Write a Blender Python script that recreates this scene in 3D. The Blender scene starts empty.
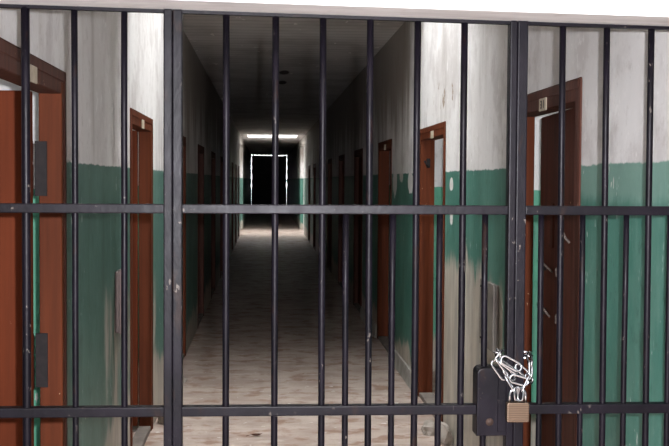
import bpy, bmesh, math, random
from mathutils import Vector, Matrix
random.seed(7)
C = bpy.context.scene.collection
SC = bpy.context.scene

# ------------------------------------------------------------------ node helpers
class NT:
    def __init__(s, name, rough=.6, metallic=0., spec=.5):
        s.m = bpy.data.materials.new(name); s.m.use_nodes = True
        s.t = s.m.node_tree; s.n = s.t.nodes; s.l = s.t.links
        s.b = s.n['Principled BSDF']
        s.b.inputs['Roughness'].default_value = rough
        s.b.inputs['Metallic'].default_value = metallic
        s.b.inputs['Specular IOR Level'].default_value = spec
        tc = s.n.new('ShaderNodeTexCoord'); s.pos = tc.outputs['Object']
        sp = s.n.new('ShaderNodeSeparateXYZ'); s.l.new(s.pos, sp.inputs[0])
        s.x, s.y, s.z = sp.outputs
    def put(s, sock, v):
        if hasattr(v, 'links') or isinstance(v, bpy.types.NodeSocket): s.l.new(v, sock)
        elif isinstance(v, (tuple, list)) and len(v) == 3 and sock.type == 'RGBA': sock.default_value = (*v, 1)
        else: sock.default_value = v
    def math(s, op, a, b=0., clamp=False):
        n = s.n.new('ShaderNodeMath'); n.operation = op; n.use_clamp = clamp
        s.put(n.inputs[0], a); s.put(n.inputs[1], b); return n.outputs[0]
    def vec(s, sx, sy, sz, off=(0, 0, 0)):
        n = s.n.new('ShaderNodeMapping'); s.l.new(s.pos, n.inputs[0])
        n.inputs['Scale'].default_value = (sx, sy, sz); n.inputs['Location'].default_value = off
        return n.outputs[0]
    def noise(s, scale=(1, 1, 1), k=1., detail=4., rough=.55, off=(0, 0, 0)):
        n = s.n.new('ShaderNodeTexNoise'); s.l.new(s.vec(*scale, off), n.inputs['Vector'])
        n.inputs['Scale'].default_value = k; n.inputs['Detail'].default_value = detail
        n.inputs['Roughness'].default_value = rough; return n.outputs['Fac']
    def step(s, v, a, b):
        n = s.n.new('ShaderNodeMapRange'); n.interpolation_type = 'SMOOTHSTEP'
        s.put(n.inputs[0], v); n.inputs[1].default_value = a; n.inputs[2].default_value = b
        n.inputs[3].default_value = 0; n.inputs[4].default_value = 1
        if a > b:
            n.inputs[1].default_value = b; n.inputs[2].default_value = a
            n.inputs[3].default_value = 1; n.inputs[4].default_value = 0
        return n.outputs[0]
    def mix(s, f, a, b):
        n = s.n.new('ShaderNodeMix'); n.data_type = 'RGBA'
        s.put(n.inputs[0], f); s.put(n.inputs[6], a); s.put(n.inputs[7], b); return n.outputs[2]
    def mul(s, a, b): return s.math('MULTIPLY', a, b)
    def add(s, a, b): return s.math('ADD', a, b)
    def color(s, c): s.put(s.b.inputs['Base Color'], c)
    def rough(s, r): s.put(s.b.inputs['Roughness'], r)
    def bump(s, h, strength=.2, dist=.01):
        n = s.n.new('ShaderNodeBump'); n.inputs['Strength'].default_value = strength
        n.inputs['Distance'].default_value = dist; s.l.new(h, n.inputs['Height'])
        s.l.new(n.outputs[0], s.b.inputs['Normal'])

GREEN_TOP = 1.712
def wall_mat(name, side, top_z=GREEN_TOP):
    t = NT(name, .62, spec=.3)
    big = t.noise((1, 1, 1), 1.1, 5); fine = t.noise((1, 1, 1), 22, 4)
    streak = t.noise((5, 5, .55), 1., 6, .6); streak2 = t.noise((14, 14, 1.2), 1., 4, .6, (3, 7, 1))
    white = t.mix(t.step(big, .35, .7), (.73, .715, .705), (.60, .58, .565))
    white = t.mix(t.mul(t.step(streak, .54, .74), .32), white, (.36, .315, .265))
    white = t.mix(t.mul(t.step(streak2, .58, .7), .16), white, (.76, .75, .73))
    white = t.mix(t.mul(t.step(fine, .6, .72), .3), white, (.42, .39, .35))
    blot = t.noise((2.2, 2.2, 1.7), 1.3, 7, .68, (6, 6, 6))
    white = t.mix(t.mul(t.step(blot, .47, .62), .7), white, (.48, .45, .44))
    white = t.mix(t.mul(t.step(t.noise((3, 3, 2), 2.2, 6, .7, (1, 8, 6)), .6, .68), .5), white, (.80, .79, .77))
    fl2 = t.noise((7, 7, 5), 1.6, 8, .75, (3, 1, 7))
    white = t.mix(t.mul(t.step(fl2, .56, .64), .4), white, (.40, .365, .34))
    white = t.mix(t.mul(t.step(fl2, .42, .36), .45), white, (.83, .815, .80))
    if side == 'right':      # flaked holes in the whitewash above the second door
        win = t.mul(t.mul(t.step(t.y, 6.8, 6.95), t.step(t.y, 7.75, 7.65)), t.mul(t.step(t.z, 2.11, 2.15), t.step(t.z, 2.34, 2.26)))
        fl = t.mul(win, t.step(t.noise((3, 3, 3), 2.4, 5, .6), .58, .6))
        white = t.mix(fl, white, (.30, .24, .18))
    if side in ('left', 'right'):      # soot and damp streaks; dimness farther along and near the roof painted in
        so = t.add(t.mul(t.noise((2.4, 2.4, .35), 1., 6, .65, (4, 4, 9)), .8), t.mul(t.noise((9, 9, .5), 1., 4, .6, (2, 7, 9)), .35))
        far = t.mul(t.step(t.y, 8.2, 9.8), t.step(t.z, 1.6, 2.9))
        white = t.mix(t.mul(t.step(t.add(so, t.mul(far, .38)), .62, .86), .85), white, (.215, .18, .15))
    # green dado with a ragged brushed top edge
    ragged = t.mul(t.math('SUBTRACT', t.noise((14, 14, 3), 1., 5, .65), .5), .03)
    top = t.add(ragged, top_z)
    d = t.math('SUBTRACT', t.z, top)
    green_m = t.step(d, .004, -.004)
    gv = t.noise((2.2, 2.2, 1.1), 1., 5)
    ga, gb = {'right': ((.042, .145, .112), (.072, .2, .158)), 'left': ((.055, .128, .105), (.09, .178, .148)), 'cell': ((.09, .33, .21), (.12, .40, .27))}[side]
    green = t.mix(t.step(gv, .3, .7), ga, gb)
    green = t.mix(t.mul(t.step(streak2, .52, .68), .22), green, (.18, .33, .27))
    green = t.mix(t.mul(t.step(t.noise((3, 3, .5), 1., 5, .6, (9, 2, 4)), .5, .7), .55), green, (.033, .075, .058))
    green = t.mix(t.mul(t.step(blot, .46, .62), .26), green, (.15, .27, .22))
    green = t.mix(t.mul(t.step(fl2, .55, .64), .45), green, (.03, .085, .066))
    green = t.mix(t.mul(t.step(fl2, .42, .36), .22), green, (.17, .30, .25))
    if side == 'right':      # dusty rubbed band under the edge beside the near doorway
        dust = t.mul(t.step(t.y, 4.6, 4.0), t.step(t.add(t.z, t.mul(t.math('SUBTRACT', blot, .5), .22)), 1.56, 1.62))
        green = t.mix(t.mul(dust, .5), green, (.24, .36, .31))
    # flecks and scratches
    sc = t.noise((30, 30, 9), 1., 3, .65, (1, 2, 3)); loc = t.noise((1.5, 1.5, 1.5), 1., 2, .5, (5, 5, 5))
    green = t.mix(t.mul(t.step(sc, .66, .69), t.step(loc, .45, .6)), green, (.55, .58, .54))
    # worn through to grey-beige render
    wear = t.noise((2.6, 2.6, .5), 1., 6, .6, (2, 8, 5)); wear2 = t.noise((6, 6, 2.2), 1., 5, .6, (2, 1, 5))
    if side == 'right':
        band = t.mul(t.step(t.y, 5.15, 5.5), t.step(t.y, 7.9, 7.0))
        bias = t.mul(band, t.step(t.z, 1.62, .88))
    elif side == 'cell': bias = 0.
    else:
        band = t.mul(t.step(t.y, 4.95, 5.3), t.step(t.y, 8.6, 7.3))
        bias = t.mul(t.mul(band, t.step(t.z, 1.62, .9)), .62)
    low = t.mul(t.step(t.z, .55, .12), .32)
    pv = t.add(t.add(t.mul(wear, .62), t.mul(wear2, .2)), t.add(t.mul(bias, .36), low))
    peel = t.step(pv, .60, .68)
    render = t.mix(t.step(wear2, .35, .65), (.43, .385, .32), (.30, .275, .235))
    render = t.mix(t.mul(t.step(streak2, .5, .62), .4), render, (.56, .53, .47))
    dado = t.mix(peel, green, render)
    if side == 'right':      # flakes and tongues where the green has come away down to the whitewash
        wob = t.mul(t.math('SUBTRACT', t.noise((6, 6, 4), 1.6, 4, .6, (7, 3, 2)), .5), 2.2)
        for y0, z0, ry, rz in ((8.9, 1.635, .17, .09), (9.98, 1.645, .15, .14), (9.5, 1.69, .12, .06), (6.92, 1.63, .07, .04), (6.92, 1.42, .06, .055), (10.15, 1.30, .1, .07)):
            q = t.add(t.math('POWER', t.mul(t.math('SUBTRACT', t.y, y0), 1 / ry), 2.), t.math('POWER', t.mul(t.math('SUBTRACT', t.z, z0), 1 / rz), 2.))
            dado = t.mix(t.step(t.add(q, wob), 1.05, .9), dado, (.62, .605, .58))
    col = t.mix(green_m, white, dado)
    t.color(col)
    t.rough(t.add(.62, t.mul(green_m, -.12)))
    t.bump(t.add(t.mul(fine, .4), t.add(t.mul(big, 1.), t.mul(peel, -.25))), .35, .012)
    return t.m

def floor_mat():
    t = NT('worn_concrete', .6, spec=.35)
    a = t.noise((1.2, 2.2, 1), 1.6, 6, .62); b = t.noise((3.2, 4, 1), 1.5, 5, .6, (4, 1, 0)); f = t.noise((1, 1, 1), 35, 4)
    c = t.mix(t.step(a, .36, .66), (.455, .375, .325), (.33, .255, .215))
    c = t.mix(t.mul(t.step(b, .5, .64), .85), c, (.24, .14, .095))
    c = t.mix(t.mul(t.step(t.noise((2.3, 5.5, 1), 1.3, 4, .6, (8, 3, 0)), .6, .7), .5), c, (.57, .50, .44))
    c = t.mix(t.mul(t.step(f, .55, .7), .35), c, (.22, .18, .15))
    ck = t.noise((9, 12, 1), 1.6, 2, .5, (1, 6, 0))
    c = t.mix(t.mul(t.step(ck, .69, .71), .8), c, (.66, .63, .60))
    t.color(c); t.bump(t.add(a, t.mul(f, .25)), .2, .01)
    t.rough(t.add(.5, t.mul(a, .25))); return t.m

def ceiling_mat():
    t = NT('boarded_concrete', .8, spec=.2)
    w = t.n.new('ShaderNodeTexWave'); w.bands_direction = 'Y'; w.inputs['Scale'].default_value = 1.6
    w.inputs['Distortion'].default_value = .6; t.l.new(t.pos, w.inputs['Vector'])
    a = t.noise((1, 1, 1), 1.8, 5)
    c = t.mix(t.step(a, .35, .7), (.68, .66, .64), (.52, .50, .48))
    c = t.mix(t.mul(t.step(w.outputs['Fac'], .04, 0.), .5), c, (.12, .11, .1))
    sp = t.noise((9, 3, 9), 1.2, 2, .5)
    c = t.mix(t.step(sp, .685, .71), c, (.85, .83, .80))
    for x0, y0 in ((.235, 13.9), (.235, 15.3)):      # two dark damp spots
        q = t.add(t.math('POWER', t.mul(t.math('SUBTRACT', t.x, x0), 14.), 2.), t.math('POWER', t.mul(t.math('SUBTRACT', t.y, y0), 3.2), 2.))
        c = t.mix(t.step(t.add(q, t.mul(t.math('SUBTRACT', a, .5), 1.5)), 1.1, .5), c, (.07, .06, .055))
    t.color(c); t.bump(a, .2, .01); return t.m

def lintel_mat():
    t = NT('whitewashed_beam', .75, spec=.2)
    a = t.noise((1.2, 6, 16), 1.4, 6, .6); b = t.noise((1, 1, 1), 14, 4)
    c = t.mix(t.step(a, .4, .66), (.56, .55, .545), (.42, .41, .405))
    c = t.mix(t.mul(t.step(b, .58, .7), .35), c, (.36, .33, .315))
    t.color(c); t.bump(a, .25, .008); return t.m

def plain_mat(name, c1, c2, k=3., rough=.7):
    t = NT(name, rough, spec=.3); a = t.noise((1, 1, 1), k, 5)
    t.color(t.mix(t.step(a, .35, .68), c1, c2)); t.bump(a, .2, .006); return t.m

def metal_paint():
    t = NT('black_gate_paint', .42, spec=.11)
    a = t.noise((1, 1, 1), 9, 5); chip = t.noise((60, 60, 38), 1.2, 3, .6); loc = t.noise((4, 4, 3), 1., 3, .6, (7, 1, 4))
    c = t.mix(t.step(a, .35, .7), (.0024, .0019, .0033), (.0048, .0036, .0062))
    c = t.mix(t.mul(t.step(t.noise((16, 16, 6), 1.3, 4, .6, (3, 3, 3)), .6, .7), .6), c, (.014, .0065, .0045))
    c = t.mix(t.mul(t.step(chip, .66, .69), t.step(loc, .5, .62)), c, (.08, .068, .06))
    t.color(c); t.bump(t.add(a, t.mul(chip, .6)), .35, .003)
    t.rough(t.add(.32, t.mul(t.noise((1, 1, 1), 25, 3), .2))); return t.m

def wood_mat(name, c1, c2, rough=.5, planks=0.):
    t = NT(name, rough, spec=.09)
    g = t.noise((26, 26, 1.1), 1., 6, .6); b = t.noise((1.6, 1.6, .8), 1., 4)
    c = t.mix(t.step(g, .32, .7), c1, c2)
    c = t.mix(t.mul(t.step(b, .45, .7), .5), c, tuple(v * .55 for v in c1))
    fl = t.noise((34, 34, 20), 1., 3, .6, (2, 2, 7)); loc = t.noise((2.5, 2.5, 2), 1., 2, .5, (1, 9, 2))
    c = t.mix(t.mul(t.step(fl, .69, .72), t.step(loc, .5, .62)), c, (.42, .30, .20))
    t.color(c); t.bump(g, .25, .003); return t.m

def steel(name, col, rough, k=30):
    t = NT(name, rough, 1.); a = t.noise((1, 1, 1), k, 3)
    t.color(t.mix(a, col, tuple(v * .75 for v in col))); t.rough(t.add(rough - .05, t.mul(a, .12))); return t.m

def brass_mat():
    t = NT('laminated_lock_brass', .38, .75)
    w = t.n.new('ShaderNodeTexWave'); w.bands_direction = 'Z'; w.inputs['Scale'].default_value = 55
    w.inputs['Distortion'].default_value = .4; t.l.new(t.pos, w.inputs['Vector'])
    c = t.mix(t.step(w.outputs['Fac'], .1, .5), (.06, .038, .024), (.12, .082, .055))
    c = t.mix(t.mul(t.noise((1, 1, 1), 60, 3), .6), c, (.095, .066, .047))
    t.color(c); t.bump(w.outputs['Fac'], .3, .0008); return t.m

M = dict(
    cell=wall_mat('plaster_cell', 'cell', 1.60),
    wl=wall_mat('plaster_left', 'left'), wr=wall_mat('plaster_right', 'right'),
    floor=floor_mat(), ceil=ceiling_mat(), lintel=lintel_mat(),
    well=plain_mat('limewashed_well', (.62, .61, .59), (.5, .49, .47)),
    shaft=plain_mat('weathered_shaft', (.50, .49, .48), (.40, .39, .38)),
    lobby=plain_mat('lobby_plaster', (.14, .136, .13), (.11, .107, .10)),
    gate=metal_paint(),
    frame=wood_mat('door_frame_paint', (.122, .032, .0125), (.068, .018, .0078), .64),
    old=wood_mat('weathered_frame_paint', (.095, .038, .027), (.055, .022, .017), .6),
    oldleaf=wood_mat('dark_leaf_paint', (.085, .027, .017), (.05, .017, .012), .6),
    leaf=wood_mat('door_leaf_paint', (.112, .024, .0078), (.074, .016, .0056), .66),
    iron=plain_mat('black_iron', (.006, .004, .0045), (.013, .009, .009), 40, .7),
    oldiron=plain_mat('worn_bolt_steel', (.24, .19, .165), (.11, .088, .078), 40, .5),
    chrome=steel('galvanised_steel', (.52, .54, .57), .12),
    brass=brass_mat(),
    plate=plain_mat('number_plate_paint', (.46, .40, .30), (.38, .32, .24), 30, .6),
    ink=plain_mat('number_ink', (.03, .025, .03), (.05, .04, .04), 20, .6),
    rusty=plain_mat('rusted_steel', (.018, .010, .008), (.04, .022, .015), 50, .7),
    box=plain_mat('metal_cover_paint', (.19, .14, .13), (.13, .10, .09), 8, .5),
    boxgrey=plain_mat('grey_cover_paint', (.21, .19, .165), (.15, .13, .115), 8, .5),
    rubble=plain_mat('broken_plaster', (.36, .32, .28), (.22, .19, .16), 14, .9),
    dryleaf=plain_mat('dry_leaf', (.05, .018, .009), (.13, .045, .018), 60, .6),
    skirt=plain_mat('skirting_render', (.40, .38, .34), (.27, .255, .23), 6, .8),
    dark=plain_mat('dark_sheet_steel', (.012, .011, .012), (.02, .017, .016), 3, .6),
    stone=plain_mat('threshold_stone', (.20, .17, .145), (.12, .10, .088), 6, .8),
)

# ------------------------------------------------------------------ mesh helpers
class MB:
    def __init__(s): s.bm = bmesh.new()
    def box(s, x0, x1, y0, y1, z0, z1, bevel=0., seg=1):
        bm = bmesh.new(); bmesh.ops.create_cube(bm, size=1.)
        for v in bm.verts:
            v.co = Vector(((x0 + x1) / 2 + v.co.x * (x1 - x0), (y0 + y1) / 2 + v.co.y * (y1 - y0), (z0 + z1) / 2 + v.co.z * (z1 - z0)))
        if bevel: bmesh.ops.bevel(bm, geom=bm.edges[:], offset=bevel, segments=seg, profile=.6, affect='EDGES')
        return s.merge(bm)
    def merge(s, bm, mat=None):
        if mat is not None: bmesh.ops.transform(bm, matrix=mat, verts=bm.verts)
        me = bpy.data.meshes.new('tmp'); bm.to_mesh(me); bm.free(); s.bm.from_mesh(me); bpy.data.meshes.remove(me); return s
    def tube(s, pts, r, closed=False, n=10, caps=True):
        pts = [Vector(p) for p in pts]; bm = bmesh.new(); rings = []; N = len(pts)
        prev = None
        for i, p in enumerate(pts):
            if closed: d = (pts[(i + 1) % N] - pts[i - 1]).normalized()
            else: d = (pts[min(i + 1, N - 1)] - pts[max(i - 1, 0)]).normalized()
            if prev is None:
                a = Vector((0, 0, 1)) if abs(d.z) < .9 else Vector((1, 0, 0)); u = d.cross(a).normalized()
            else: u = (prev - d * prev.dot(d)).normalized()
            prev = u; w = d.cross(u)
            rings.append([bm.verts.new(p + (u * math.cos(2 * math.pi * k / n) + w * math.sin(2 * math.pi * k / n)) * r) for k in range(n)])
        for i in range(N if closed else N - 1):
            A, B = rings[i], rings[(i + 1) % N]
            off = 0
            if closed and i == N - 1:
                off = min(range(n), key=lambda o: sum((A[k].co - B[(k + o) % n].co).length for k in range(n)))
            for k in range(n): bm.faces.new((A[k], A[(k + 1) % n], B[(k + 1 + off) % n], B[(k + off) % n]))
        if not closed and caps: bm.faces.new(rings[0]); bm.faces.new(rings[-1])
        bmesh.ops.recalc_face_normals(bm, faces=bm.faces)
        for f in bm.faces: f.smooth = True
        return s.merge(bm)
    def prism(s, outline, axis, a0, a1, bevel=0., seg=2):
        """outline: 2-D points in the plane across axis ('y': x,z; 'x': y,z; 'z': x,y)"""
        bm = bmesh.new()
        def P(u, v, a): return {'y': (u, a, v), 'x': (a, u, v), 'z': (u, v, a)}[axis]
        A = [bm.verts.new(P(u, v, a0)) for u, v in outline]; B = [bm.verts.new(P(u, v, a1)) for u, v in outline]
        n = len(outline); bm.faces.new(A); bm.faces.new(B)
        for i in range(n): bm.faces.new((A[i], A[(i + 1) % n], B[(i + 1) % n], B[i]))
        bmesh.ops.recalc_face_normals(bm, faces=bm.faces)
        if bevel:
            es = [e for e in bm.edges if len({round({'y': v.co.y, 'x': v.co.x, 'z': v.co.z}[axis], 6) for v in e.verts}) == 1]
            bmesh.ops.bevel(bm, geom=es, offset=bevel, segments=seg, profile=.6, affect='EDGES')
        return s.merge(bm)
    def build(s, name, mat, parent=None):
        me = bpy.data.meshes.new(name); s.bm.to_mesh(me); s.bm.free(); me.materials.append(mat)
        o = bpy.data.objects.new(name, me); C.objects.link(o)
        if parent is not None: o.parent = parent
        return o

def tag(o, label=None, cat=None, group=None, kind=None):
    if label: o['label'] = label
    if cat: o['category'] = cat
    if group: o['group'] = group
    if kind: o['kind'] = kind
    return o
def empty(name, loc=(0, 0, 0)):
    o = bpy.data.objects.new(name, None); o.empty_display_size = .1; C.objects.link(o); o.location = loc; return o
def rrect(x0, x1, z0, z1, r, n=5, corners=(1, 1, 1, 1)):
    out = []
    for k, (cx, cz, a) in enumerate(((x1 - r, z1 - r, 0), (x0 + r, z1 - r, 90), (x0 + r, z0 + r, 180), (x1 - r, z0 + r, 270))):
        if corners[k]:
            for i in range(n + 1):
                q = math.radians(a + 90 * i / n); out.append((cx + r * math.cos(q), cz + r * math.sin(q)))
        else: out.append(((x1, z1), (x0, z1), (x0, z0), (x1, z0))[k])
    return out

# ------------------------------------------------------------------ place dimensions (metres; corridor runs along +Y)
L, R, H, YG, YEND = -.741, 1.181, 3.0, 2.75, 60.0
TL, TR = .08, .105
LO, RO = -3.6, 4.05
PER = 3.075
left_doors = [(2.99 + PER * k, 4.17 + PER * k) for k in range(10) if 4.17 + PER * k < 33]
left_doors[0] = (2.97, 4.135); left_doors[1] = (6.115, 7.295)
right_doors = [(4.06 + PER * k, 5.27 + PER * k) for k in range(9)]
right_doors[1] = (7.16, 8.37); right_doors[2] = (10.23, 11.41)
DT = 2.03
WINDOW = {'left': (0, 1), 'right': (0, 1, 2)}

# ------------------------------------------------------------------ shell
def zl(x): return 2.0637 - .018 * x      # the beam's underside is not quite level
BAY = (33.2, 36.7)
def corridor_wall(name, x0, x1, doors, mat, label):
    m = MB(); y = 2.80
    for a, b in doors:
        m.box(x0, x1, y, a, 0, H); m.box(x0, x1, a, b, DT, H); y = b
    m.box(x0, x1, y, BAY[0], 0, H); m.box(x0, x1, BAY[0], BAY[1], 2.75, H)
    m.box(x0, x1, BAY[1], YEND, 0, H)
    bm = m.bm; bmesh.ops.remove_doubles(bm, verts=bm.verts, dist=1e-5)
    return tag(m.build(name, mat), label, 'wall', kind='structure')
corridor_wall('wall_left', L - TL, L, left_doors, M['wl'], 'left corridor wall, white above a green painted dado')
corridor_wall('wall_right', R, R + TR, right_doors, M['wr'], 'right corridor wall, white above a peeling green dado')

m = MB(); m.box(LO - .2, RO + .2, -1.8, YEND + .3, -.15, 0)
tag(m.build('floor', M['floor']), 'worn beige concrete corridor floor with brown patches', 'floor', kind='structure')

SKY = [(6.25, 8.15, L, R), (33.1, 35.3, -.54, .98)]
WELL = (1.7, 1.0)
m = MB(); y = -1.8
for a, b, xa, xb in SKY:
    m.box(LO - .2, RO + .2, y, a, H, H + .14); m.box(LO - .2, xa, a, b, H, H + .14); m.box(xb, RO + .2, a, b, H, H + .14); y = b
m.box(LO - .2, RO + .2, y, YEND + .3, H, H + .14)
tag(m.build('ceiling', M['ceil']), 'dark boarded concrete corridor ceiling with pale specks', 'ceiling', kind='structure')
for i, (a, b, xa, xb) in enumerate(SKY):
    m = MB(); z0, z1 = H + .14, H + WELL[i]
    m.box(xa - .1, xa, a - .1, b + .1, z0, z1); m.box(xb, xb + .1, a - .1, b + .1, z0, z1)
    m.box(xa, xb, a - .1, a, z0, z1); m.box(xa, xb, b, b + .1, z0, z1)
    tag(m.build('trim_%d' % (i + 2), M['well' if i else 'shaft']), ('near' if i == 0 else 'far') + ' roof light opening lined in white above the corridor', 'roof light', kind='structure')

# outer walls of the cells, with a barred window hole for the cells that stand open
def outer_wall(name, x0, x1, doors, idx, label, shift):
    m = MB(); y = -1.8; wins = []
    for i in idx:
        c = (doors[i][0] + doors[i][1]) / 2 + shift; a, b = c - .5, c + .5
        m.box(x0, x1, y, a, 0, H); m.box(x0, x1, a, b, 0, 1.45); m.box(x0, x1, a, b, 2.35, H); y = b; wins.append((a, b))
    m.box(x0, x1, y, BAY[0] + .1, 0, H); m.box(x0, x1, BAY[0] + .1, BAY[1] - .1, 0, 1.25); m.box(x0, x1, BAY[0] + .1, BAY[1] - .1, 2.15, H)
    m.box(x0, x1, BAY[1] - .1, YEND + .3, 0, H)
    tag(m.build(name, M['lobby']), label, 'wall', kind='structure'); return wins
winL = outer_wall('wall_left_outer', LO - .2, LO, left_doors, (0, 1), 'outer wall of the left cells', -.3)
winR = outer_wall('wall_right_outer', RO, RO + .2, right_doors, (0, 1), 'outer wall of the right cells', .2)
n = 0
for side, wins, x in (('left', winL, LO - .1), ('right', winR, RO + .1)):
    for a, b in wins:
        n += 1; w = empty('window_%d' % n, (0, 0, 0)); tag(w, 'small barred cell window number in the %s outer wall' % side, 'window', kind='structure')
        w['label'] = 'small barred window of a %s-hand cell' % side
        f = MB(); f.box(x - .04, x + .04, a, a + .05, 1.45, 2.35); f.box(x - .04, x + .04, b - .05, b, 1.45, 2.35)
        f.box(x - .04, x + .04, a + .05, b - .05, 1.45, 1.5); f.box(x - .04, x + .04, a + .05, b - .05, 2.3, 2.35); f.build('window_frame', M['frame'], w)
        for k in range(1, 5):
            t = MB(); yy = a + (b - a) * k / 5; t.tube([(x, yy, 1.49), (x, yy, 2.31)], .01); t.build('window_bar', M['gate'], w)
cell_mat = M['cell']
for sd, xa, xb, ys in (('left', LO, L - TL, (2.1, 5.48, 8.5)), ('right', R + TR, RO, (3.55, 6.45, 9.45, 12.5))):
    for k, yv in enumerate(ys):
        m = MB(); m.box(xa, xb, yv, yv + .12, 0, H)
        tag(m.build('wall_%s_partition' % sd, cell_mat), 'white and green partition wall between two %s cells' % sd, 'wall', kind='structure')
for sd, xa, xb_ in (('left', LO, L - TL), ('right', R + TR, RO)):
    for yv in (BAY[0] - .12, BAY[1]):
        m = MB(); m.box(xa, xb_, yv, yv + .12, 0, H)
        tag(m.build('wall_%s_bay' % sd, M['well']), 'white return wall of the day-lit %s side bay far down the corridor' % sd, 'wall', kind='structure')
m = MB(); m.box(L - TL, R + TR, YEND + .12, YEND + .3, 0, .02)
tag(m.build('trim_4', M['stone']), 'sill at the far end of the corridor', 'sill', kind='structure')
m = MB(); m.box(LO - .2, L - TL, YEND, YEND + .3, 0, H); m.box(R + TR, RO + .2, YEND, YEND + .3, 0, H)
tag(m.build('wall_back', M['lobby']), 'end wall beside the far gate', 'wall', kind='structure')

# front: beam over the gate and the hall the photograph is taken from
m = MB(); m.prism([(-2.3, zl(-2.3)), (2.7, zl(2.7)), (2.7, H), (-2.3, H)], 'y', 2.60, 2.80)
tag(m.build('wall_front', M['lintel']), 'whitewashed beam over the barred gate', 'beam', kind='structure')
m = MB(); m.box(-2.3, L, 2.60, 2.80, 0, 2.06); m.box(R, 2.7, 2.60, 2.80, 0, 2.06)
tag(m.build('wall_front_sides', M['lobby']), 'plaster wall either side of the gate opening', 'wall', kind='structure')
m = MB(); m.box(-2.3, -2.1, -1.6, 2.6, 0, H); m.box(2.5, 2.7, -1.6, 2.6, 0, H); m.box(-2.3, 2.7, -1.8, -1.6, 0, H)
tag(m.build('wall_hall', M['lobby']), 'walls of the hall in front of the gate', 'wall', kind='structure')

# ------------------------------------------------------------------ doors
def digits(m, x, yc, zc, w, h, text, face):
    """seven-segment-like brushed strokes on a plate that faces along X"""
    segs = {'3': 'abgcd', '1': 'bc'}
    k = len(text)
    for i, ch in enumerate(text):
        # reading direction: +Y on the left wall, -Y on the right wall
        sgn = 1 if face > 0 else -1
        cw = w / k * .62; cy = yc + sgn * ((i + .5) / k - .5) * w
        s = .0065
        def bar(u0, u1, v0, v1):
            a, b = sorted((cy + sgn * u0, cy + sgn * u1)); m.box(min(x, x + face * .001), max(x, x + face * .001), a, b, zc + v0, zc + v1)
        for g in segs[ch]:
            if g == 'a': bar(-cw / 2, cw / 2, h / 2 - s, h / 2)
            if g == 'g': bar(-cw / 2, cw / 2, -s / 2, s / 2)
            if g == 'd': bar(-cw / 2, cw / 2, -h / 2, -h / 2 + s)
            if g == 'b': bar(cw / 2 - s * 1.6, cw / 2, 0, h / 2)
            if g == 'c': bar(cw / 2 - s * 1.6, cw / 2, -h / 2, 0)

def make_door(num, side, a, b, state, label, detail=None):
    sg = 1 if side == 'left' else -1          # direction from wall face into the corridor
    X = L if side == 'left' else R; T = TL if side == 'left' else TR
    def xb(d0, d1):                            # depth from face, positive goes into the wall
        return tuple(sorted((X - sg * d0, X - sg * d1)))
    d = empty('door_%d' % num, (0, 0, 0)); tag(d, label, 'door', kind='structure')
    J = .08
    x0, x1 = xb(-.004, T - .002); old = M['old'] if num <= 2 or num > 6 else M['frame']
    f = MB(); f.box(x0, x1, a, a + J, 0, DT - .002, .003); f.build('jamb', old, d)
    f = MB(); f.box(x0, x1, b - J, b, 0, DT - .002, .003); f.build('jamb', M['frame' if num <= 6 else 'old'], d)
    f = MB(); f.box(x0, x1, a + J, b - J, DT - .072, DT - .002, .003); f.build('head_rail', old, d)
    c = MB(); x0, x1 = xb(-.007, .0)           # outer moulding
    c.box(x0, x1, a - .006, a + .028, 0, DT + .012, .006); c.box(x0, x1, b - .028, b + .006, 0, DT + .012, .006)
    c.box(x0, x1, a + .028, b - .028, DT - .03, DT + .012, .006)
    c.build('architrave', old, d)
    if num <= 6:
        p = MB(); yc = (a + b) / 2 - (.05 if side == 'right' else .0); zc = 1.977 if side == 'right' else 1.981
        x0, x1 = xb(-.009, -.003); p.box(x0, x1, yc - .058, yc + .058, zc - .027, zc + .027, .002)
        pl = p.build('number_plate', M['plate'], d); 
        if detail == 'number':
            g = MB(); digits(g, X + sg * .0092, yc, zc, .07, .034, '31', sg); g.build('numeral', M['ink'], pl)
    th = MB(); x0, x1 = xb(.0, T); th.box(x0, x1, a + J, b - J, 0, .035, .004); th.build('threshold', M['stone'], d)
    # leaf, hinged at the far jamb on the left wall and at the near jamb on the right
    top = DT - .078; bot = .045; wd = (b - a) - 2 * J - .015; th_ = .042
    lf = MB()
    if state == 'closed':
        x0, x1 = xb(.045, .045 + th_); lf.box(x0, x1, a + J + .006, b - J - .006, bot, top, .004)
        # two flat panels framed by raised rails
        leaf = lf.build('door_leaf', M['leaf'], d)
    else:
        lf.box(0, wd, -th_, 0, bot, top + (.012 if state == 'wide' else .018), .004)
        leaf = lf.build('door_leaf', M['oldleaf' if num == 2 else 'leaf'], d)
        if side == 'left':                     # swings into the cell: lies along -X, room face towards -Y
            leaf.location = (L - TL - (.016 if num == 1 else .002), b - J - (.055 if num == 1 else .046), 0)
            leaf.rotation_euler = (0, 0, math.pi)       # local +X -> -X, local -Y -> +Y
        else:
            ang = {'wide': math.radians(97), 'ajar': math.radians(1.55), 'ajar2': math.radians(3.)}[state]
            leaf.location = (R + TR + .004, a + J + .012, 0)
            # local +X -> +Y, thickness into the cell (+X)
            leaf.rotation_euler = (0, math.radians(.75) if state == 'ajar' else 0, math.pi / 2 - ang)
    return d, leaf

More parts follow.
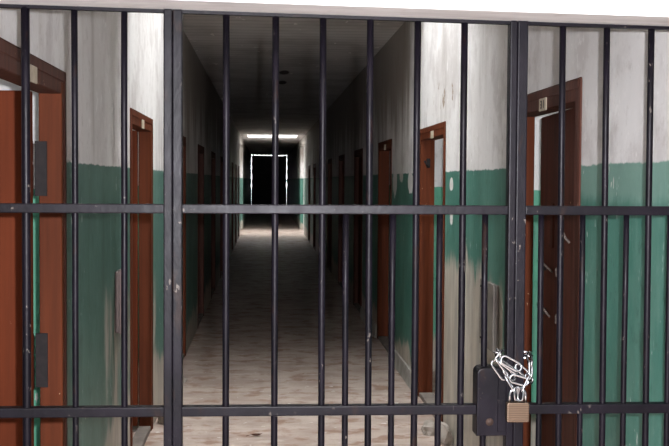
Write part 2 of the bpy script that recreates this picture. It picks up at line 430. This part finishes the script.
doors = []
num = 0
lab_l = ['nearest left doorway, brown leaf standing open on black strap hinges', 'second left doorway, its brown leaf swung into the cell, beyond the pinkish metal cover']
lab_r = ['nearest right doorway marked 31, dark brown leaf with bolts ajar', 'second right doorway, orange lit jamb and open cell beyond']
def ordinal(k): return ['first', 'second', 'third', 'fourth', 'fifth', 'sixth', 'seventh', 'eighth', 'ninth', 'tenth'][k]
D = {}
for k in range(max(len(left_doors), len(right_doors))):
    if k < len(left_doors):
        num += 1; a, b = left_doors[k]
        D['L', k] = make_door(num, 'left', a, b, 'wide' if k < 2 else 'closed', lab_l[k] if k < 2 else 'dark red-brown cell door, %s along the left wall' % ordinal(k))
    if k < len(right_doors):
        num += 1; a, b = right_doors[k]
        st = {0: 'ajar', 1: 'wide', 2: 'ajar2'}.get(k, 'closed')
        D['R', k] = make_door(num, 'right', a, b, st, lab_r[k] if k < 2 else 'dark red-brown cell door, %s along the right wall' % ordinal(k), 'number' if k == 0 else None)

# hinges of the nearest left door: broad plate on the jamb, knuckle, plate on the leaf edge
for dk in (('L', 0),):
    d, leaf = D[dk]; b = left_doors[dk[1]][1]; yj = b - .08
    for z0, z1 in ((1.587, 1.786), (.888, 1.087)):
        h = MB()
        h.box(L - .092, L - .048, yj - .005, yj + .001, z0, z1, .001)
        h.tube([(L - .104, yj - .012, z0 + .0), (L - .104, yj - .012, z1 - .085)], .0095)
        h.tube([(L - .104, yj - .012, z1 - .075), (L - .104, yj - .012, z1 - .0)], .0085)
        h.box(L - .128, L - .1, yj - .057, yj - .05, z0 + .01, z1 - .085, .001)
        h.build('hinge', M['iron'], d)

# bolts, latch and handle on the ajar right door
d, leaf = D['R', 0]
W_ = 5.27 - 4.06 - .16 - .015
def on_leaf(m, name, mat): return m.build(name, mat, leaf)
# leaf local: x from hinge to free edge, +y side faces the corridor
for z, ln in ((1.262, .30), (1.055, .26)):
    m_ = MB(); x1 = W_ - .03
    m_.box(x1 - .11, x1 - .03, .0, .004, z - .016, z + .016, .001)
    on_leaf(m_, 'bolt_plate', M['iron'])
    m_ = MB(); m_.tube([(x1 + .0, .010, z + .03), (x1 - ln + .03, .010, z - .012)], .0048); m_.tube([(x1 - .1, .010, z + .010), (x1 - .1, .026, z - .01)], .005)
    on_leaf(m_, 'bolt', M['oldiron'])
    m_ = MB(); x2 = W_ - .45
    m_.box(x2 - .02, x2 + .02, .0, .004, z - .045, z + .02, .001); m_.tube([(x2 + .045, .004, z + .016), (x2 + .02, .02, z + .008), (x2, .024, z), (x2 - .005, .024, z - .02)], .0075)
    on_leaf(m_, 'bolt_keeper', M['oldiron'])
m_ = MB(); cx = .50
m_.tube([(cx + .085, .002, 1.470), (cx + .06, .018, 1.476), (cx + .02, .026, 1.466), (cx - .02, .026, 1.440), (cx - .045, .018, 1.412), (cx - .05, .002, 1.395)], .0058)
on_leaf(m_, 'handle', M['oldiron'])
m_ = MB(); x1 = W_ - .09; 
for (u0, u1, v0, v1) in ((x1 - .2, x1 - .19, 1.36, 1.56), (x1 - .2, x1, 1.36, 1.372)): m_.box(u0, u1, 0, .008, v0, v1)
m_.box(x1 - .19, x1, 0, .003, 1.372, 1.56)
on_leaf(m_, 'lock_plate', M['oldleaf'])
# keeper on the far jamb of the second right doorway and of the first
d2, _ = D['R', 1]
m_ = MB(); m_.box(R + .04, R + .068, 8.275, 8.292, 1.75, 1.82, .003); m_.tube([(R + .05, 8.275, 1.76), (R + .035, 8.235, 1.77), (R + .02, 8.25, 1.80)], .008)
m_.build('lock_keeper', M['iron'], d2)

# skirting on the right wall between doors
m = MB()
for a, b in ((right_doors[1][1] + .02, right_doors[2][0] - .02), (right_doors[2][1] + .02, right_doors[3][0] - .02)):
    m.prism([(R - .028, 0), (R - .016, .10), (R - .012, .125), (R, .13), (R, 0)], 'y', a, b)
tag(m.build('baseboard_right', M['skirt']), 'rendered skirting along the foot of the right wall', 'skirting', kind='structure')

# ------------------------------------------------------------------ metal covers on the walls
def cover(name, x, sg, y0, y1, z0, z1, mat, label):
    o = empty(name, (x, (y0 + y1) / 2, z0)); tag(o, label, 'cover')
    yc = (y0 + y1) / 2
    m = MB(); m.box(min(0, sg * .02), max(0, sg * .02), y0 - yc, y1 - yc, 0, z1 - z0, .003); m.build('back_box', mat, o)
    m = MB(); m.box(*sorted((sg * .021, sg * .032)), y0 - yc - .008, y1 - yc + .008, -.006, z1 - z0 + .006, .003); lid = m.build('lid', mat, o)
    for dz in (.03, z1 - z0 - .03):
        m = MB(); m.tube([(sg * .031, y1 - yc - .03, dz), (sg * .036, y1 - yc - .03, dz)], .006); m.build('screw', M['iron'], lid)
cover('metal_cover', L, 1, 5.50, 5.74, .885, 1.19, M['box'], 'flat pinkish metal cover box on the green left wall')
cover('metal_cover', R, -1, 5.47, 5.80, .79, 1.125, M['boxgrey'], 'flat grey metal cover box on the peeling right wall')

# ------------------------------------------------------------------ gate and fixed grilles
Y0, Y1 = YG - .014, YG + .014
Z0, ZT = .03, 2.058
RM, RB = (1.566, 1.589), (1.060, 1.084)
def vbar(parent, x, z0, z1, r=.0112, name='bar', lean=0.):
    m = MB(); n_ = 8
    pts = [(x + lean * i / n_ + random.uniform(-.0006, .0006), YG + random.uniform(-.0006, .0006), z0 + (z1 - z0) * i / n_) for i in range(n_ + 1)]
    m.tube(pts, r, n=14); return m.build(name, M['gate'], parent)
def rail(parent, x0, x1, z, dy=.017):
    m = MB()
    if z[0] > 2:
        m.prism([(x0, zl(x0) - .0085), (x1, zl(x1) - .0085), (x1, zl(x1) - .001), (x0, zl(x0) - .001)], 'y', YG - dy, YG + dy); return m.build('rail', M['gate'], parent)
    m.box(x0, x1, YG - dy, YG + dy, z[0], z[1], .0025, 2); return m.build('rail', M['gate'], parent)
def upright(parent, x0, x1, z0, z1, name):
    m = MB(); m.box(x0, x1, YG - .02, YG + .02, z0, zl(x1) - .001, .003, 2); return m.build(name, M['gate'], parent)

g = empty('bar_grille', (0, YG, 0)); tag(g, 'fixed black bar panel left of the gate, bars widely spaced top to bottom', 'bar panel')
g.location = (0, 0, 0)
GL = g
upright(g, L + .001, L + .032, 0, ZT, 'post'); upright(g, -.2495, -.2285, 0, ZT, 'post')
for z in (RM, RB, (.16, .184), (2.0515, ZT)): rail(g, L + .032, -.2475, z, .009 if z[0] > 2 else .017)
for x, r_ in ((-.347, .0080), (-.4675, .0080), (-.5865, .0106)): vbar(g, x, Z0, zl(x) - .005, r_)

g = empty('barred_gate'); tag(g, 'black barred gate closed in the middle, lock box on its right stile', 'gate')
GC = g
upright(g, -.2275, -.2040, .03, ZT - .004, 'stile'); upright(g, .6115, .6295, .03, ZT - .004, 'stile')
for z in (RM, RB, (.16, .184), (2.0500, ZT - .002)): rail(g, -.2055, .6115, z, .009 if z[0] > 2 else .017)
for x in (-.0965, .0257, .1435, .2614, .3797, .498): vbar(g, x, Z0 + .01, zl(x) - .005, .0086)
for x in (.2030, .3210, .4400, .5560): vbar(g, x, Z0 + .01, 1.567, .0080, 'short_bar')
m = MB(); m.prism(rrect(.534, .611, 1.009, 1.181, .016, corners=(0, 1, 0, 0)), 'y', YG - .034, YG + .03, .003)
m.box(.534 + .052, .606, YG - .037, YG - .033, 1.02, 1.165, .001)
lock = m.build('lock_box', M['gate'], g)
for (x, z) in ((.5385, 1.13), (.5425, 1.105), (.553, 1.158), (.588, 1.10), (.547, 1.118)):
    m = MB(); m.tube([(x, YG - .033, z), (x, YG - .0375, z)], .0022, n=6); m.build('rivet', M['iron'], lock)
m = MB(); m.tube([(.566, YG - .033, 1.045), (.566, YG - .036, 1.045)], .010, n=12); m.build('keyhole_cover', M['rusty'], lock)

g = empty('bar_grille'); tag(g, 'fixed black bar panel right of the gate, extra short bars below its middle rail', 'bar panel')
GR = g
upright(g, .6305, .6560, 0, ZT, 'post'); upright(g, R - .032, R - .001, 0, ZT, 'post')
for z in (RM, RB, (.16, .184), (2.0515, ZT)): rail(g, .6555, R - .032, z, .009 if z[0] > 2 else .017)
for x, ln in ((.7505, -.006), (.864, -.006), (.977, -.005), (1.09, -.004)): vbar(g, x + .004, Z0, zl(x) - .005, .0082, lean=ln)
for x in (.700, .807, .920, 1.034): vbar(g, x, Z0, 1.567, .0073, 'short_bar')

# ------------------------------------------------------------------ chain and padlock
def link_pts(c, d, nrm, ln, wd):
    """stadium loop round c, long axis d, flat face along nrm"""
    d = Vector(d).normalized(); nrm = Vector(nrm); nrm = (nrm - d * nrm.dot(d)).normalized(); s = nrm.cross(d); c = Vector(c)
    h = ln / 2 - wd / 2; pts = []
    for sgn in (1, -1):
        for i in range(9):
            q = math.radians(-90 + 180 * i / 8)
            pts.append(c + d * sgn * (h + wd / 2 * math.cos(q)) + s * sgn * (wd / 2 * math.sin(q)))
    return pts
ch = empty('chain'); tag(ch, 'bright steel chain looped round the gate stile above the brass padlock', 'chain')
def link(p, q, nrm=(0, -1, 0), wd=.0180, r=.0030):
    p, q = Vector(p), Vector(q); ln = (q - p).length + .006
    m = MB(); m.tube(link_pts((p + q) / 2, q - p, nrm, ln, wd), r, closed=True, n=8); return m.build('chain_link', M['chrome'], ch)
yf = 2.699
link((.5715, yf, 1.2000), (.6010, yf - .004, 1.1600), (.1, -1, .1), .020)
link((.6010, yf - .004, 1.163), (.6225, yf - .010, 1.128), (1, -.35, .5), .017)
link((.5790, yf + .004, 1.208), (.6020, yf + .003, 1.176), (.9, -.5, .6), .017)
link((.5990, yf, 1.180), (.6210, yf - .004, 1.158), (.4, -1, .2), .015)
link((.5920, yf - .006, 1.2080), (.6360, yf - .009, 1.1845), (.1, -1, .15), .0205)
link((.6290, yf - .004, 1.190), (.6620, yf - .004, 1.161), (.2, -1, .2), .016)
link((.5860, yf + .002, 1.203), (.6290, yf - .002, 1.173), (.5, -.6, .9), .017)
link((.6130, yf - .012, 1.1610), (.6520, yf - .013, 1.1500), (0, -1, .1), .0195)
link((.6590, yf - .006, 1.162), (.6420, yf - .011, 1.130), (1, -.5, -.6), .016)
link((.6530, yf - .002, 1.164), (.6710, yf + .012, 1.150), (.3, -1, .5), .017)
link((.6650, yf - .002, 1.163), (.6670, yf + .012, 1.196), (.8, -.6, .0), .018)
link((.6670, yf + .008, 1.190), (.6700, yf + .045, 1.212), (.9, .1, -.3), .017)
link((.6710, yf + .040, 1.208), (.6700, yf + .074, 1.205), (0, .2, 1), .017)
link((.5730, yf + .0, 1.203), (.5890, yf + .006, 1.222), (.4, -.4, -.8), .017)
link((.5870, yf + .0, 1.216), (.5880, yf + .042, 1.218), (1, 0, .2), .017)
link((.5880, yf + .036, 1.217), (.5935, yf + .076, 1.211), (0, .1, 1), .017)
link((.5930, yf + .074, 1.211), (.6240, yf + .080, 1.206), (0, 1, .2), .017)
link((.6200, yf + .080, 1.206), (.6500, yf + .080, 1.205), (0, .2, 1), .017)
link((.6460, yf + .080, 1.205), (.6740, yf + .074, 1.205), (0, 1, .2), .017)

YP = 2.692
pk = empty('padlock', (.6308, YP, 1.0507)); tag(pk, 'brass laminated padlock hanging from the steel chain on the gate', 'padlock')
m = MB(); m.prism(rrect(-.0278, .0278, 0, .049, .004), 'y', -.011, .011, .0025); body = m.build('body', M['brass'], pk)
m = MB(); sp = [(-.0200, 0, .045), (-.0200, 0, .066)] + [(-.0200 * math.cos(math.radians(q)), 0, .066 + .0195 * math.sin(math.radians(q))) for q in range(15, 180, 15)] + [(.0200, 0, .066), (.0200, 0, .045)]
m.tube(sp, .0040, n=12); m.build('shackle', M['chrome'], pk)
link((.6240, yf - .013, 1.134), (.6265, yf - .013, 1.108), (.7, -.7, 0), .014)
link((.6390, yf - .013, 1.134), (.6360, yf - .013, 1.108), (-.7, -.7, 0), .014)

# ------------------------------------------------------------------ far end gate, leaf, rubble
fg = empty('metal_gate'); tag(fg, 'dark sheet metal gate closing the far end of the corridor, daylight round its edges', 'gate')
m = MB(); m.box(L + .016, (L + R) / 2 - .006, YEND + .02, YEND + .06, 0, 2.978, .004); m.build('gate_leaf', M['dark'], fg)
m = MB(); m.box((L + R) / 2 - .006, R - .016, YEND + .02, YEND + .06, 0, 2.978, .004); m.build('gate_leaf', M['dark'], fg)
for x0, x1 in ((L + .001, L + .016), (R - .016, R - .001)):
    for z in (.0, .5, 1.0, 1.5, 2.0, 2.45, 2.8):
        m = MB(); m.box(x0, x1, YEND + .03, YEND + .05, z, z + (.5 if z < 1.0 else .22)); m.build('hinge_strap', M['dark'], fg)
for k in range(9):
    x = L + (R - L) * (k + .5) / 9
    m = MB(); m.box(x - .05, x + .05, YEND + .03, YEND + .05, 2.977, H); m.build('top_bar', M['dark'], fg)

# dry leaf on the floor
bm = bmesh.new(); row = []
for i in range(9):
    u = i / 8; w = .022 * math.sin(math.pi * u) ** .8 * (1.1 - .4 * u); x = (u - .5) * .095
    zc = .006 + .014 * (u - .5) ** 2 * 4
    row.append([bm.verts.new((x, w * s, zc + (.012 * abs(s)) * math.sin(math.pi * u))) for s in (-1, -.5, 0, .5, 1)])
for i in range(8):
    for k in range(4): bm.faces.new((row[i][k], row[i + 1][k], row[i + 1][k + 1], row[i][k + 1]))
bmesh.ops.remove_doubles(bm, verts=bm.verts, dist=1e-5)
for f in bm.faces: f.smooth = True
m = MB(); m.merge(bm); m.tube([(-.045, 0, .012), (-.065, .002, .010), (-.082, -.006, .005)], .0016, n=6)
lf = m.build('dry_leaf', M['dryleaf']); lf.scale = (.8, .8, .8); lf.location = (-.05, 7.05, 0.0); lf.rotation_euler = (0, 0, .15)
so = lf.modifiers.new('thick', 'SOLIDIFY'); so.thickness = .0012
tag(lf, 'small curled brown dry leaf on the corridor floor', 'leaf')

def chunk(loc, size, seed, label, rot=0.):
    rnd = random.Random(seed); bm = bmesh.new(); bmesh.ops.create_icosphere(bm, subdivisions=2, radius=.5)
    for v in bm.verts:
        k = 1 + rnd.uniform(-.22, .2); v.co = Vector((v.co.x * size[0] * k, v.co.y * size[1] * k, v.co.z * size[2] * k))
    zmin = min(v.co.z for v in bm.verts)
    for v in bm.verts: v.co.z = max(v.co.z, zmin * .5)
    zm = min(v.co.z for v in bm.verts)
    for v in bm.verts: v.co.z -= zm
    m = MB(); m.merge(bm); o = m.build('plaster_chunk', M['rubble']); o.location = loc; o.rotation_euler = (0, 0, rot)
    return tag(o, label, 'rubble', 'fallen plaster at the wall feet')
chunk((1.085, 7.08, 0), (.13, .16, .11), 1, 'pale lump of fallen plaster at the right wall beside the second doorway')
chunk((1.13, 6.82, 0), (.07, .22, .16), 2, 'tall slab of fallen plaster leaning at the foot of the right wall', .2)
chunk((-.665, 7.47, 0), (.10, .18, .15), 3, 'broken plaster lump at the left wall by the second doorway')
chunk((-.60, 7.72, 0), (.08, .09, .05), 4, 'low crumb of plaster on the floor near the left wall lump')
chunk((-.675, 9.0, 0), (.09, .2, .05), 5, 'flat pale plaster flake on the floor near the left wall, farther in')

# ------------------------------------------------------------------ light
w = bpy.data.worlds.new('daylight'); SC.world = w; w.use_nodes = True
bg = w.node_tree.nodes['Background']; bg.inputs[0].default_value = (.975, .99, 1.0, 1); bg.inputs[1].default_value = 16.0
def portal(name, loc, rot, sx, sy):
    l = bpy.data.lights.new(name, 'AREA'); l.shape = 'RECTANGLE'; l.size = sx; l.size_y = sy; l.cycles.is_portal = True
    o = bpy.data.objects.new(name, l); C.objects.link(o); o.location = loc; o.rotation_euler = rot; o['kind'] = 'helper'
for i, (a, b, xa, xb) in enumerate(SKY):
    portal('roof_daylight', ((xa + xb) / 2, (a + b) / 2, H + WELL[i] - .005), (0, 0, 0), xb - xa, b - a)
for a, b in winL: portal('window_daylight', (LO - .19, (a + b) / 2, 1.9), (0, -math.pi / 2, 0), .9, b - a)
for a, b in winR: portal('window_daylight', (RO + .19, (a + b) / 2, 1.9), (0, math.pi / 2, 0), .9, b - a)
for x, q in ((LO - .19, -1), (RO + .19, 1)): portal('bay_daylight', (x, sum(BAY) / 2, 1.7), (0, q * math.pi / 2, 0), .9, BAY[1] - BAY[0] - .2)
portal('end_daylight', ((L + R) / 2, YEND + .28, H / 2), (-math.pi / 2, 0, 0), R - L, H)

fl = bpy.data.lights.new('camera_flash', 'POINT'); fl.energy = 940; fl.shadow_soft_size = .012; fl.color = (.95, .945, 1.0)
o = bpy.data.objects.new('camera_flash', fl); C.objects.link(o); o.location = (.05, .02, 1.685)

# ------------------------------------------------------------------ camera
cd = bpy.data.cameras.new('camera'); cam = bpy.data.objects.new('camera', cd); C.objects.link(cam); SC.camera = cam
cd.sensor_fit = 'HORIZONTAL'; cd.sensor_width = 36.; cd.lens = 36. * 1100 / 669; cd.clip_start = .05; cd.clip_end = 200
f_ = Vector((0.0631913407716654, 0.9972513535999221, -0.03868581386765183))      # viewing direction
r_ = Vector((0.9979953499186491, -0.06300815370472236, 0.005937516945263405))
u_ = -Vector((0.003483675104321119, -0.03898346200436059, -0.9992337833049492))
mt = Matrix.Identity(4)
for i in range(3): mt[i][0] = r_[i]; mt[i][1] = u_[i]; mt[i][2] = -f_[i]; mt[i][3] = (0, 0, 1.65)[i]
cam.matrix_world = mt

SC.view_settings.view_transform = 'Standard'; SC.view_settings.look = 'None'
SC.view_settings.gamma = 1.; SC.view_settings.exposure = 0.; SC.view_settings.use_curve_mapping = False
